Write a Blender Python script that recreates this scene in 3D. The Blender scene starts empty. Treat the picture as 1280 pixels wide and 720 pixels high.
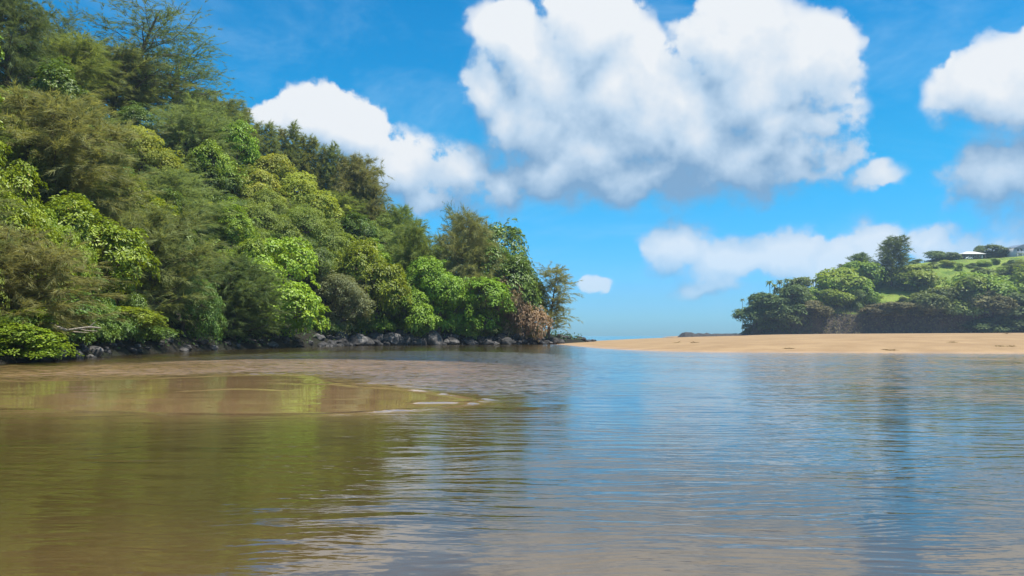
import bpy, math, random
import numpy as np
from mathutils import Vector, Matrix, noise as mnoise

sc = bpy.context.scene
C = sc.collection
R = math.radians
rng = np.random.default_rng(7)
random.seed(7)

# ------------------------------------------------------------------ camera
F = 1066.7           # focal length in photograph pixels (30 mm on 36 mm, 1280 wide)
HZ = 419.0           # row of the sea horizon
EYE = 1.6
cd = bpy.data.cameras.new('camera'); cam = bpy.data.objects.new('camera', cd); C.objects.link(cam)
cd.lens = 30; cd.sensor_width = 36; cd.shift_y = 59 / 1280
cd.clip_start = 0.1; cd.clip_end = 9000
cam.location = (0, 0, EYE); cam.rotation_euler = (R(90), 0, 0)
sc.camera = cam

# ------------------------------------------------------------------ node helper
class NT:
    def __init__(s, tree): s.t = tree; s.n = tree.nodes; s.l = tree.links
    def new(s, typ, **kw):
        n = s.n.new(typ)
        for k, v in kw.items(): setattr(n, k, v)
        return n
    def put(s, sock, v):
        if v is None: return
        if isinstance(v, bpy.types.NodeSocket): s.l.new(v, sock)
        else: sock.default_value = v
    def m(s, op, a, b=None, c=None, clamp=False):
        n = s.new('ShaderNodeMath', operation=op, use_clamp=clamp)
        s.put(n.inputs[0], a); s.put(n.inputs[1], b)
        if c is not None: s.put(n.inputs[2], c)
        return n.outputs[0]
    def v(s, op, a, b=None, c=None):
        n = s.new('ShaderNodeVectorMath', operation=op)
        s.put(n.inputs[0], a)
        if op == 'SCALE': s.put(n.inputs[3], b)
        else:
            s.put(n.inputs[1], b)
            if c is not None: s.put(n.inputs[2], c)
        return n.outputs[1] if op in ('LENGTH', 'DOT_PRODUCT', 'DISTANCE') else n.outputs[0]
    def noise(s, vec, scale, detail=3, rough=.55, dist=0, col=False):
        n = s.new('ShaderNodeTexNoise'); s.put(n.inputs['Vector'], vec)
        n.inputs['Scale'].default_value = scale; n.inputs['Detail'].default_value = detail
        n.inputs['Roughness'].default_value = rough; n.inputs['Distortion'].default_value = dist
        return n.outputs['Color' if col else 'Fac']
    def step(s, x, a, b, oa=0., ob=1., smooth=True):
        n = s.new('ShaderNodeMapRange', interpolation_type='SMOOTHSTEP' if smooth else 'LINEAR')
        s.put(n.inputs[0], x); s.put(n.inputs[1], a); s.put(n.inputs[2], b); s.put(n.inputs[3], oa); s.put(n.inputs[4], ob)
        return n.outputs[0]
    def mix(s, f, a, b, blend='MIX'):
        n = s.new('ShaderNodeMix', data_type='RGBA', blend_type=blend)
        s.put(n.inputs[0], f); s.put(n.inputs[6], a); s.put(n.inputs[7], b)
        return n.outputs[2]
    def xyz(s, v):
        n = s.new('ShaderNodeSeparateXYZ'); s.put(n.inputs[0], v); return n.outputs
    def comb(s, x=0., y=0., z=0.):
        n = s.new('ShaderNodeCombineXYZ'); s.put(n.inputs[0], x); s.put(n.inputs[1], y); s.put(n.inputs[2], z); return n.outputs[0]

# ------------------------------------------------------------------ sun direction, world
SUN_EL, SUN_AZ = R(66), R(104)            # azimuth measured from +Y (view direction) towards +X
SUN = Vector((math.sin(SUN_AZ) * math.cos(SUN_EL), math.cos(SUN_AZ) * math.cos(SUN_EL), math.sin(SUN_EL)))
SKY = 0.1
world = bpy.data.worlds.new('World'); sc.world = world; world.use_nodes = True
W = NT(world.node_tree); W.n.clear()

# cumulus: centres and sizes as bearings on the sky dome (azimuth, elevation), cut from their outlines
CL = [(640,62,48,46,1),(612,112,40,34,1),(690,95,70,62,1),(738,36,62,52,1),(768,115,80,74,1),(845,120,60,60,1),(912,44,52,52,1),
      (935,105,75,70,1),(1005,82,50,44,1),(860,165,110,80,1),(800,150,110,80,1),(740,180,90,62,1),(690,215,80,48,.95),(800,225,120,46,.95),(935,185,95,62,.95),(985,150,60,50,.9),
      (1000,125,48,44,.95),(680,155,55,50,1),(640,152,45,48,.85),(812,64,40,40,.8),(1033,158,26,22,.75),(1090,230,60,34,.40),(1015,205,60,40,.7),
      (398,150,52,42,1),(430,172,50,44,1),(352,160,30,26,.7),(490,218,64,48,.9),(575,218,64,52,.74),(628,242,52,46,.72),(535,258,84,38,.70),
      (1246,118,58,42,1),(1300,125,80,60,1),(1272,215,62,52,.95),(1330,235,90,60,1),
      (845,312,42,38,.85),(905,330,55,34,.8),(968,318,60,36,.85),(1050,315,70,34,.85),(1092,300,36,26,.8),(1175,305,42,22,.75),(1250,305,60,22,.7),
      (738,345,24,18,.6),(880,362,80,20,.6)]
def azel(px, py):
    a = math.atan((px - 640) / F); return a, math.atan((HZ - py) / F * math.cos(a))
g = bpy.data.node_groups.new('cloud_field', 'ShaderNodeTree')
g.interface.new_socket('P', in_out='INPUT', socket_type='NodeSocketVector')
g.interface.new_socket('Form', in_out='OUTPUT', socket_type='NodeSocketFloat')
g.interface.new_socket('Detail', in_out='OUTPUT', socket_type='NodeSocketFloat')
G = NT(g); gi = G.new('NodeGroupInput'); go = G.new('NodeGroupOutput')
P0 = gi.outputs[0]
wn = G.v('SUBTRACT', G.noise(P0, 7.0, 4, .6, col=True), (.5, .5, .5))
P1 = G.v('ADD', P0, G.v('MULTIPLY', wn, (.11, .09, 0)))
acc = None
for (px, py, rx, ry, w) in CL:
    a, e = azel(px, py)
    q = G.v('MULTIPLY', G.v('SUBTRACT', P1, (a, e, 0)), (F / rx / 1.17, F / ry / 1.17, 0))
    f = G.m('SUBTRACT', w, G.v('LENGTH', q))
    acc = f if acc is None else G.m('SMOOTH_MAX', acc, f, .28)
# the same kind of sky goes on all round, beyond the clouds placed above
sx = G.xyz(P0)
away = G.m('MAXIMUM', G.step(G.m('ABSOLUTE', sx[0]), .62, .85), G.step(sx[1], .42, .62))
gen = G.noise(G.v('MULTIPLY', P1, (1.0, 1.7, 1)), 2.6, 3, .5)
gen = G.m('SUBTRACT', G.m('MULTIPLY', G.m('SUBTRACT', gen, .53), 6.0), G.m('MULTIPLY', G.m('SUBTRACT', 1., away), 3.))
form = G.m('MAXIMUM', G.m('MAXIMUM', acc, gen), -1.2)
vo = G.new('ShaderNodeTexVoronoi', feature='SMOOTH_F1', voronoi_dimensions='2D', normalize=True)
G.put(vo.inputs['Vector'], P1); vo.inputs['Scale'].default_value = 15; vo.inputs['Detail'].default_value = 3
vo.inputs['Roughness'].default_value = .5; vo.inputs['Smoothness'].default_value = .6
puff = G.m('SUBTRACT', .42, vo.outputs['Distance'])
fine = G.m('SUBTRACT', G.noise(P0, 26, 6, .62), .5)
det = G.m('ADD', form, G.m('ADD', G.m('MULTIPLY', puff, 1.1), G.m('MULTIPLY', fine, 1.25)))
G.put(go.inputs[0], form); G.put(go.inputs[1], det)

tc = W.new('ShaderNodeTexCoord'); dx = W.xyz(tc.outputs['Generated'])
az = W.m('ARCTAN2', dx[0], dx[1]); el = W.m('ARCSINE', dx[2])
P = W.comb(az, el, 0.)
def field(p):
    n = W.new('ShaderNodeGroup', node_tree=g); W.put(n.inputs[0], p); return n.outputs
A = field(P); B = field(W.v('ADD', P, (.012, .042, 0)))
low = W.m('SUBTRACT', A[0], B[0])
alpha = W.step(A[1], 0., W.m('MINIMUM', W.m('MAXIMUM', W.m('SUBTRACT', .52, W.m('MULTIPLY', low, .55)), .24), .95))
alpha = W.m('MULTIPLY', W.m('MULTIPLY', alpha, W.step(A[0], -.25, .12)), W.step(el, .02, .20, .62, 1.))
high = W.m('SUBTRACT', A[1], B[1])
lit = W.m('ADD', W.m('ADD', .40, W.m('MULTIPLY', low, .44)), W.m('MULTIPLY', high, .40))
lit = W.m('ADD', lit, W.step(el, .10, .36, -.10, .16, False))
lit = W.m('ADD', lit, W.m('ADD', W.step(el, .15, .25, -.19, 0.), W.step(el, .105, .155, .36, 0.)))
lit = W.step(lit, 0., 1., 0., 1., False)
ccol = W.new('ShaderNodeValToRGB'); W.put(ccol.inputs[0], lit)
cr = ccol.color_ramp
cr.elements[0].position = 0; cr.elements[0].color = (.14, .255, .40, 1)
cr.elements[1].position = 1.0; cr.elements[1].color = (.56, .585, .61, 1)
e = cr.elements.new(.45); e.color = (.34, .44, .55, 1)
cl = W.v('SCALE', ccol.outputs[0], 1 / SKY)
sky = W.new('ShaderNodeTexSky', sky_type='NISHITA', sun_disc=False)
sky.sun_elevation = SUN_EL; sky.sun_rotation = SUN_AZ; sky.air_density = 1.0; sky.dust_density = .3; sky.ozone_density = 3.0; sky.altitude = 0
hs = W.new('ShaderNodeHueSaturation'); W.put(hs.inputs['Color'], sky.outputs[0])
hs.inputs['Saturation'].default_value = 1.45; hs.inputs['Hue'].default_value = .482; hs.inputs['Value'].default_value = 1.15
sky_c = W.mix(1., hs.outputs[0], W.mix(W.step(el, 0., .22), (.25, .57, 1.05, 1), (.22, .76, .90, 1)), 'MULTIPLY')
# thin high veil
veil = W.m('MULTIPLY', W.step(W.noise(W.v('MULTIPLY', P, (1, 2.4, 1)), 3.2, 6, .62, .6), .45, .80), .36)
base = W.mix(veil, sky_c, tuple(c / SKY for c in (.34, .50, .64)) + (1,))
col = W.mix(alpha, base, cl)
bg = W.new('ShaderNodeBackground'); W.put(bg.inputs[0], col); bg.inputs[1].default_value = SKY
wo = W.new('ShaderNodeOutputWorld'); W.l.new(bg.outputs[0], wo.inputs[0])
world.cycles.sampling_method = 'MANUAL'; world.cycles.sample_map_resolution = 512

sl = bpy.data.lights.new('sun', 'SUN'); sl.energy = 5.0; sl.angle = R(.55); sl.color = (1, .955, .88)
so = bpy.data.objects.new('sun', sl); C.objects.link(so); so.rotation_euler = (-SUN).to_track_quat('-Z', 'Y').to_euler()
so.location = (60, 10, 120)
vs = sc.view_settings; vs.view_transform = 'Standard'; vs.look = 'None'; vs.gamma = 1; vs.exposure = 0.62; vs.use_curve_mapping = False
cy = sc.cycles
cy.use_denoising = True; cy.max_bounces = 7; cy.diffuse_bounces = 2; cy.glossy_bounces = 3; cy.transmission_bounces = 4
cy.transparent_max_bounces = 12; cy.volume_bounces = 0; cy.caustics_reflective = False; cy.caustics_refractive = False
cy.sample_clamp_indirect = 4

# ------------------------------------------------------------------ scene helpers
def tag(o, label=None, cat=None, group=None, kind=None):
    if label: o['label'] = label
    if cat: o['category'] = cat
    if group: o['group'] = group
    if kind: o['kind'] = kind
    return o
def link(name, data, parent=None, mat=None):
    o = bpy.data.objects.new(name, data); C.objects.link(o)
    if parent: o.parent = parent
    if mat and data is not None and not data.materials: data.materials.append(mat)
    return o
def mesh(name, V, Fc, mat=None, smooth=False, attr=None):
    """fast mesh from arrays: V (n,3), Fc (m,3 or 4)"""
    V = np.asarray(V, np.float32); Fc = np.asarray(Fc, np.int32)
    me = bpy.data.meshes.new(name); n, k = Fc.shape
    me.vertices.add(len(V)); me.vertices.foreach_set('co', V.ravel())
    me.loops.add(n * k); me.loops.foreach_set('vertex_index', Fc.ravel())
    me.polygons.add(n); me.polygons.foreach_set('loop_start', np.arange(0, n * k, k, dtype=np.int32))
    if smooth: me.polygons.foreach_set('use_smooth', np.ones(n, bool))
    if attr:
        for an, av in attr.items():
            a = me.attributes.new(an, 'FLOAT', 'POINT'); a.data.foreach_set('value', np.asarray(av, np.float32))
    me.update(calc_edges=True)
    if mat: me.materials.append(mat)
    return me
def grid(xs, ys, zf):
    X, Y = np.meshgrid(xs, ys); Z = zf(X, Y)
    V = np.stack([X, Y, Z], -1).reshape(-1, 3); nx, ny = len(xs), len(ys)
    i = np.arange((ny - 1) * nx).reshape(ny - 1, nx)[:, :-1].ravel()
    return V, np.stack([i, i + 1, i + 1 + nx, i + nx], 1)
def vnoise(X, Y, f, seed=0, octaves=4):
    """tileless value noise on arrays"""
    out = np.zeros_like(X, dtype=float); amp = 1.; tot = 0.
    for o in range(octaves):
        x = X * f; y = Y * f; xi = np.floor(x).astype(np.int64); yi = np.floor(y).astype(np.int64); u = x - xi; v = y - yi
        u = u * u * (3 - 2 * u); v = v * v * (3 - 2 * v)
        def h(a, b):
            n = (a * 374761393 + b * 668265263 + (seed + o) * 974634527) & 0x7fffffff
            n = ((n ^ (n >> 13)) * 1274126177) & 0x7fffffff
            return ((n ^ (n >> 16)) & 0xffff) / 65535.
        out += amp * ((h(xi, yi) * (1 - u) + h(xi + 1, yi) * u) * (1 - v) + (h(xi, yi + 1) * (1 - u) + h(xi + 1, yi + 1) * u) * v)
        tot += amp; amp *= .5; f *= 2.03
    return out / tot * 2 - 1
def sdf(poly, X, Y):
    """signed distance, positive inside"""
    X = np.asarray(X, float); Y = np.asarray(Y, float)
    d = np.full(X.shape, 1e9); ins = np.zeros(X.shape, bool); n = len(poly)
    for i in range(n):
        (ax, ay), (bx, by) = poly[i], poly[(i + 1) % n]
        ex, ey = bx - ax, by - ay; wx, wy = X - ax, Y - ay
        t = np.clip((wx * ex + wy * ey) / (ex * ex + ey * ey + 1e-9), 0, 1)
        d = np.minimum(d, (wx - ex * t) ** 2 + (wy - ey * t) ** 2)
        c = ((ay > Y) != (by > Y)) & (X < ex * (Y - ay) / (ey if abs(ey) > 1e-9 else 1e-9) + ax)
        ins ^= c
    return np.where(ins, 1, -1) * np.sqrt(d)
def smooth(poly, k=2):
    """round the corners of an open run"""
    p = [np.array(q, float) for q in poly]
    for _ in range(k):
        r = [p[0]]
        for a, b in zip(p[:-1], p[1:]): r += [a * .75 + b * .25, a * .25 + b * .75]
        p = r + [p[-1]]
    return [tuple(q) for q in p]
def sst(x, a, b):
    t = np.clip((x - a) / (b - a), 0, 1); return t * t * (3 - 2 * t)
def wpt(px, py, z=0.):
    """ground position (height z) seen at a photograph row and column"""
    d = (EYE - z) * F / (py - HZ); return ((px - 640) / F * d, d)
def tube(pts, rad, k=6):
    pts = [np.array(p, float) for p in pts]; V = []; Fc = []
    for i, p in enumerate(pts):
        t = pts[min(i + 1, len(pts) - 1)] - pts[max(i - 1, 0)]; t /= np.linalg.norm(t) + 1e-9
        a = np.cross(t, (0, 0, 1) if abs(t[2]) < .9 else (1, 0, 0)); a /= np.linalg.norm(a); b = np.cross(t, a)
        for j in range(k):
            th = 2 * math.pi * j / k; V.append(p + rad[i] * (math.cos(th) * a + math.sin(th) * b))
    for i in range(len(pts) - 1):
        for j in range(k):
            Fc.append([i * k + j, i * k + (j + 1) % k, (i + 1) * k + (j + 1) % k, (i + 1) * k + j])
    return np.array(V), np.array(Fc)
def joinm(parts):
    V = []; Fc = []; o = 0
    for v, f in parts: V.append(v); Fc.append(np.asarray(f) + o); o += len(v)
    return np.concatenate(V), np.concatenate(Fc)
def boxm(x0, x1, y0, y1, z0, z1):
    V = np.array([[x, y, z] for z in (z0, z1) for y in (y0, y1) for x in (x0, x1)], float)
    return V, np.array([[0, 2, 3, 1], [4, 5, 7, 6], [0, 1, 5, 4], [2, 6, 7, 3], [0, 4, 6, 2], [1, 3, 7, 5]])

# ------------------------------------------------------------------ materials
def newmat(name):
    m = bpy.data.materials.new(name); m.use_nodes = True; m.node_tree.nodes.clear(); T = NT(m.node_tree)
    return m, T, T.new('ShaderNodeOutputMaterial')
def bsdf(T, col, rough=.6, spec=.3, normal=None):
    p = T.new('ShaderNodeBsdfPrincipled'); T.put(p.inputs['Base Color'], col); T.put(p.inputs['Roughness'], rough)
    p.inputs['Specular IOR Level'].default_value = spec
    if normal is not None: T.l.new(normal, p.inputs['Normal'])
    return p
def bump(T, h, dist=1., strength=1.):
    b = T.new('ShaderNodeBump'); T.put(b.inputs['Height'], h); b.inputs['Distance'].default_value = dist; b.inputs['Strength'].default_value = strength
    return b.outputs[0]
def leafmat(name, dark, light, rough=.45, trans=.35, spec=.45, var=.16, odd=None):
    hue = .486 if ('ironwood' in name or 'pink' in name or 'dry' in name) else .460
    m, T, out = newmat(name)
    at = T.new('ShaderNodeAttribute', attribute_name='tone'); oi = T.new('ShaderNodeObjectInfo')
    c = T.mix(at.outputs['Fac'], dark + (1,), light + (1,))
    if odd:
        c = T.mix(T.step(at.outputs['Fac'], .955, .96), c, odd + (1,))
    geo = T.new('ShaderNodeNewGeometry')
    h = T.new('ShaderNodeHueSaturation'); T.put(h.inputs['Color'], c)
    pn = T.noise(geo.outputs['Position'], .33, 2)
    T.put(h.inputs['Hue'], T.m('ADD', T.m('MULTIPLY_ADD', oi.outputs['Random'], .03, hue), T.m('MULTIPLY', pn, .012)))
    T.put(h.inputs['Value'], T.m('ADD', T.m('MULTIPLY_ADD', oi.outputs['Random'], var, 1 - var), T.m('MULTIPLY', T.m('SUBTRACT', pn, .5), .5)))
    p = bsdf(T, h.outputs[0], rough, spec)
    tr = T.new('ShaderNodeBsdfTranslucent')
    T.put(tr.inputs[0], T.mix(1., h.outputs[0], (1.25, 1.15, .55, 1), 'MULTIPLY'))
    mx = T.new('ShaderNodeMixShader'); mx.inputs[0].default_value = trans
    T.l.new(p.outputs[0], mx.inputs[1]); T.l.new(tr.outputs[0], mx.inputs[2]); T.l.new(mx.outputs[0], out.inputs[0])
    return m
M = {
 'broad':  leafmat('glossy_broad_leaf', (0.085, 0.17, 0.014), (0.34, 0.49, 0.03), .42, .30, .34, odd=(.45, .40, .06)),
 'bright': leafmat('bright_green_leaf', (0.1, 0.23, 0.02), (0.32, 0.52, 0.04), .45, .30, .3),
 'lime':   leafmat('lime_green_leaf', (.15, .34, .02), (.36, .58, .04), .42, .34, .4),
 'yellow': leafmat('yellow_green_leaf', (0.18, 0.28, 0.03), (0.46, 0.56, 0.08), .5, .42, .3),
 'mid':    leafmat('olive_green_leaf', (0.11, 0.19, 0.026), (0.31, 0.41, 0.065), .5, .32, .3),
 'grey':   leafmat('grey_green_leaf', (0.14, 0.2, 0.08), (0.31, 0.36, 0.16), .5, .35, .3),
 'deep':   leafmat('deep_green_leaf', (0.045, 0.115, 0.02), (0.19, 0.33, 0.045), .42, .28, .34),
 'iron':   leafmat('ironwood_needle', (0.19, 0.235, 0.082), (0.37, 0.42, 0.155), .6, .45, .2),
 'ironb':  leafmat('brownish_ironwood_needle', (0.215, 0.23, 0.085), (0.41, 0.41, 0.17), .6, .45, .2),
 'irong':  leafmat('greenish_ironwood_needle', (0.18, 0.24, 0.055), (0.36, 0.44, 0.12), .6, .45, .2),
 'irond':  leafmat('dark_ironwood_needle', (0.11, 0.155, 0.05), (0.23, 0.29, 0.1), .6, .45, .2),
 'pink':   leafmat('pinkish_brown_leaf', (0.3, 0.21, 0.12), (0.5, 0.34, 0.22), .55, .38, .25),
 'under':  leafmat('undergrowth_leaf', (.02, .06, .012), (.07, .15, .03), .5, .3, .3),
 'far':    leafmat('far_green_leaf', (0.12, 0.22, 0.025), (0.29, 0.44, 0.05), .5, .35, .3),
 'fard':   leafmat('far_dark_leaf', (0.08, 0.145, 0.035), (0.19, 0.27, 0.062), .5, .35, .3),
 'farb':   leafmat('far_bright_leaf', (0.18, 0.31, 0.03), (0.34, 0.48, 0.055), .5, .35, .3),
 'scrub':  leafmat('dry_scrub_leaf', (0.1, 0.1, 0.04), (0.28, 0.24, 0.1), .6, .25, .2),
 'scrubg': leafmat('green_scrub_leaf', (0.06, 0.115, 0.035), (0.15, 0.22, 0.06), .6, .25, .2),
 'grass':  leafmat('grass_blade', (.12, .18, .03), (.32, .34, .08), .6, .3, .2),
 'weed':   leafmat('dry_seaweed', (.20, .135, .06), (.30, .20, .09), .7, .1, .2),
}
def barkmat(name, a, b):
    m, T, out = newmat(name); geo = T.new('ShaderNodeTexCoord')
    n = T.noise(T.v('MULTIPLY', geo.outputs['Object'], (4, 4, 1.2)), 2.5, 5, .65)
    p = bsdf(T, T.mix(T.step(n, .3, .7), a + (1,), b + (1,)), .85, .2, bump(T, n, .05)); T.l.new(p.outputs[0], out.inputs[0]); return m
M['bark'] = barkmat('dark_bark', (.07, .05, .035), (.20, .16, .12))
M['pale_bark'] = barkmat('pale_bark', (.22, .18, .14), (.46, .40, .33))

def rockmat(name, a, b, lichen=.5):
    m, T, out = newmat(name); t = T.new('ShaderNodeTexCoord'); oi = T.new('ShaderNodeObjectInfo'); geo = T.new('ShaderNodeNewGeometry')
    pos = geo.outputs['Position']
    n = T.noise(pos, 1.6, 6, .65); n2 = T.noise(pos, 6.5, 5, .7)
    c = T.mix(T.step(n, .35, .68), a + (1,), b + (1,))
    c = T.mix(T.m('MULTIPLY', T.step(n2, .58, .72), lichen), c, (.34, .32, .28, 1))
    h = T.new('ShaderNodeHueSaturation'); T.put(h.inputs['Color'], c); T.put(h.inputs['Value'], T.m('MULTIPLY_ADD', oi.outputs['Random'], .8, .6))
    z = T.xyz(pos)[2]                                       # wet tide band at the waterline
    wet = T.step(T.m('ADD', z, T.m('MULTIPLY', n2, .2)), .12, .38)
    c2 = T.mix(wet, T.mix(1., h.outputs[0], (.42, .40, .36, 1), 'MULTIPLY'), h.outputs[0])
    p = bsdf(T, c2, T.step(wet, 0., 1., .35, .85), .3, bump(T, T.m('ADD', n, T.m('MULTIPLY', n2, .5)), .12)); T.l.new(p.outputs[0], out.inputs[0]); return m
M['rock'] = rockmat('basalt_rock', (.022, .021, .02), (.075, .07, .066), .3)
M['rock_pale'] = rockmat('weathered_grey_rock', (.05, .047, .044), (.14, .13, .12), .3)
M['rock_red'] = rockmat('reddish_rock', (.25, .14, .08), (.42, .25, .16), .2)

def plain(name, col, rough=.6, spec=.3, nz=.15):
    m, T, out = newmat(name); geo = T.new('ShaderNodeNewGeometry'); n = T.noise(geo.outputs['Position'], 1.1, 5, .6)
    c = T.mix(n, tuple(x * (1 - nz) for x in col) + (1,), tuple(min(1, x * (1 + nz)) for x in col) + (1,))
    p = bsdf(T, c, rough, spec); T.l.new(p.outputs[0], out.inputs[0]); return m
M['roof_pale'] = plain('pale_metal_roof', (.60, .57, .52), .5)
M['roof_blue'] = plain('blue_grey_roof', (.16, .20, .25), .5)
M['wall_tan'] = plain('tan_siding', (.10, .08, .065), .8)
M['wall_white'] = plain('pale_siding', (.50, .52, .54), .8)
M['white'] = plain('white_paint', (.78, .78, .76), .5)
M['tyre'] = plain('black_rubber', (.02, .02, .02), .8)
m, T, out = newmat('window_glass'); p = bsdf(T, (.03, .045, .06, 1), .08, .6); T.l.new(p.outputs[0], out.inputs[0]); M['glass'] = m

# ------------------------------------------------------------------ plan of the place
BANK = smooth([(-26,-60),(-26.3,0),(-27,25),(-28.2,47),(-31,65),(-33,81),(-31,105),(-24.6,131),(-10.6,142),(2,149),(9,156),(14,166),(16,178)])
LAND = BANK + [(8,190),(-15,200),(-50,212),(-120,225),(-320,225),(-320,-60)]
BEACH = smooth([(13,178),(7.6,157),(8.6,140),(9.6,118),(11.2,97),(15,83),(22.5,77.6),(44.5,74),(80,72),(130,70),(420,60)]) + [(420,640),(110,640),(104,455),(70,330),(40,262),(24,225),(15,200)]
BAR = smooth([wpt(-260,486), wpt(0,477), wpt(180,474), wpt(330,469), wpt(385,470), wpt(420,478), wpt(500,485), wpt(575,494), wpt(606,500), wpt(580,507), wpt(480,515), wpt(330,518), wpt(160,516), wpt(0,510), wpt(-300,506)], 1)
RUFF = smooth([wpt(-150,466), wpt(120,452), wpt(330,441), wpt(520,438), wpt(690,442), wpt(700,468), wpt(660,488), wpt(600,490), wpt(520,481), wpt(430,474), wpt(390,466), wpt(200,468), wpt(-150,480)], 1)
SHELF = smooth([wpt(-200,470), wpt(0,458), wpt(250,446), wpt(460,446), wpt(640,450), wpt(690,466), wpt(660,492), wpt(600,512), wpt(480,524), wpt(200,528), wpt(-200,530)], 1)

def hill_h(X, Y):
    X = np.asarray(X, float); Y = np.asarray(Y, float); s = sdf(LAND, X, Y)
    cap = np.interp(X, [-200,-90,-60,-42,-32,-24,-14,-4,6,16], [43,40,37,30,22,15,6,3.0,1.9,1.0])
    cap = cap * (1 - .9 * sst(Y, 165, 215) * sst(X, -75, -30)) + 0
    r = np.minimum(np.maximum(s, 0) * .9, 1.15) + np.maximum(s - 2.0, 0) * (1.08 - .26 * sst(Y, 85, 130))
    k = 4.0; h = np.clip(.5 + .5 * (cap - r) / k, 0, 1); hh = cap * (1 - h) + r * h - k * h * (1 - h)
    hh = np.maximum(hh, np.minimum(r, .8))
    hh = hh + np.clip(s, 0, 8) / 8 * (vnoise(X, Y, .11, 3) * 1.2)
    return np.where(s > 0, hh, np.maximum(s * .9, -2.5))
def crest(X): return np.interp(X, [5, 12, 40, 100, 200], [1.0, 1.12, 1.5, 2.05, 2.5])
def ground_h(X, Y):
    X = np.asarray(X, float); Y = np.asarray(Y, float)
    sb = sdf(BEACH, X, Y); sl_ = sdf(LAND, X, Y)
    up = crest(X) * (1 - np.exp(-np.maximum(sb, 0) / 17)) + vnoise(X, Y, .10, 5, 3) * .06 * sst(sb, 2, 14)
    dn = -np.minimum(1.1, .055 * np.maximum(-sb, 0)) - .0
    dl = np.maximum(-sl_, 0)
    deep = (.55 + .25 * sst(X, -1, 10)) * (1 - .62 * sst(-Y, -11.5, -6.5))
    bed = np.maximum(dn, -deep)
    bed = np.maximum(bed, -np.minimum(deep, .10 + .10 * dl))
    bed = np.minimum(bed, -.02 * np.minimum(1, np.maximum(-sb, 0) + .01)) + vnoise(X, Y, .35, 9, 3) * .05 * sst(-sb, 3, 12)
    near = sst(sdf(SHELF, X, Y), -9, 5); bed = bed * (1 - near) + (-.060 + vnoise(X, Y, .25, 2, 3) * .040) * near
    b = sst(sdf(BAR, X, Y), -1.3, .45); bed = bed * (1 - b) + (-.024 + vnoise(X * .7, Y, .5, 12, 3) * .020 + .007 * np.exp(-((Y - 20.5) / 3.0) ** 2)) * b
    sea = np.minimum(bed, -.5 - .03 * np.maximum(Y - 215, 0))
    z = np.where(sb > 0, up, np.where(Y > 205, np.maximum(sea, -6), bed))
    return z

# ------------------------------------------------------------------ the ground: river bed, beach and sea bed in one sheet
def graded(segs):
    out = []
    for a, b, st in segs: out += list(np.arange(a, b, st))
    return np.array(out + [segs[-1][1]])
xs = graded([(-2200,-320,200),(-320,-50,15),(-50,-30,1.2),(-30,6,.35),(6,60,.7),(60,130,1.6),(130,420,10),(420,2200,200)])
ys = graded([(-80,4,2),(4,14,.6),(14,42,.3),(42,90,.6),(90,190,1.2),(190,260,3),(260,640,12),(640,1400,95)])
V, Fc = grid(xs, ys, ground_h)
m, T, out = newmat('sand'); geo = T.new('ShaderNodeNewGeometry'); pos = geo.outputs['Position']; z = T.xyz(pos)[2]
n1 = T.noise(pos, .22, 5, .6); n2 = T.noise(pos, 2.2, 6, .7); n3 = T.noise(pos, 40, 3, .6)
dry = T.mix(T.step(n1, .3, .7), (.25, .162, .082, 1), (.33, .222, .116, 1))
dry = T.mix(T.m('MULTIPLY', T.step(n2, .55, .75), .5), dry, (.21, .13, .064, 1))
silt = T.mix(T.step(n1, .3, .7), (.30, .185, .09, 1), (.40, .255, .13, 1))
silt = T.mix(T.m('MULTIPLY', T.step(n2, .5, .7), .4), silt, (.22, .14, .05, 1))
damp = T.step(T.m('ADD', z, T.m('MULTIPLY', T.m('SUBTRACT', n1, .5), .12)), .03, .22)
c = T.mix(damp, silt, dry)
vo = T.new('ShaderNodeTexVoronoi'); T.put(vo.inputs['Vector'], pos); vo.inputs['Scale'].default_value = 1.3
hgt = T.m('ADD', T.m('MULTIPLY', n2, .05), T.m('ADD', T.m('MULTIPLY', n3, .006), T.m('MULTIPLY', T.step(vo.outputs['Distance'], .08, .3), T.m('MULTIPLY', damp, .035))))
p = bsdf(T, c, T.step(damp, 0., 1., .45, .95), .25, bump(T, hgt, 1.)); T.l.new(p.outputs[0], out.inputs[0])
tag(link('ground', mesh('ground', V, Fc, m, True)), 'orange tan sand beach running down into the brown river bed', 'ground', kind='structure')

# ------------------------------------------------------------------ river: a closed body of tea-coloured water
FLOW = [[wpt(*q) for q in ((318,468),(350,466),(385,470),(415,480),(455,484),(500,486),(545,491),(585,497),(606,500))],
        [wpt(*q) for q in ((606,500),(585,506),(545,510.5),(500,513.5),(455,516),(420,518))],
        [wpt(*q) for q in ((180,474),(240,471),(318,468))],
        [wpt(*q) for q in ((525,504),(560,503),(588,505))],
        [wpt(*q) for q in ((230,489),(270,487),(310,486),(350,488))],
        [wpt(*q) for q in ((340,478),(390,481),(440,480),(480,479))],
        [wpt(*q) for q in ((560,465),(620,468),(660,467))]]
AMP = [.055, .050, .025, .03, .03, .022, .012]
def river_z(X, Y):
    Z = vnoise(X, Y * 1.6, .5, 21, 3) * .006
    for ln, a in zip(FLOW, AMP):
        d = np.full(X.shape, 1e9)
        ln = smooth(ln, 2)
        for (ax, ay), (bx, by) in zip(ln[:-1], ln[1:]):
            ex, ey = bx - ax, by - ay
            t = np.clip(((X - ax) * ex + (Y - ay) * ey) / (ex * ex + ey * ey), 0, 1)
            d = np.minimum(d, np.hypot(X - ax - ex * t, Y - ay - ey * t))
        Z += a * np.exp(-(d / .20) ** 2) * (.55 + .45 * vnoise(X, Y, 1.1, 31, 2))
    return Z
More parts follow.
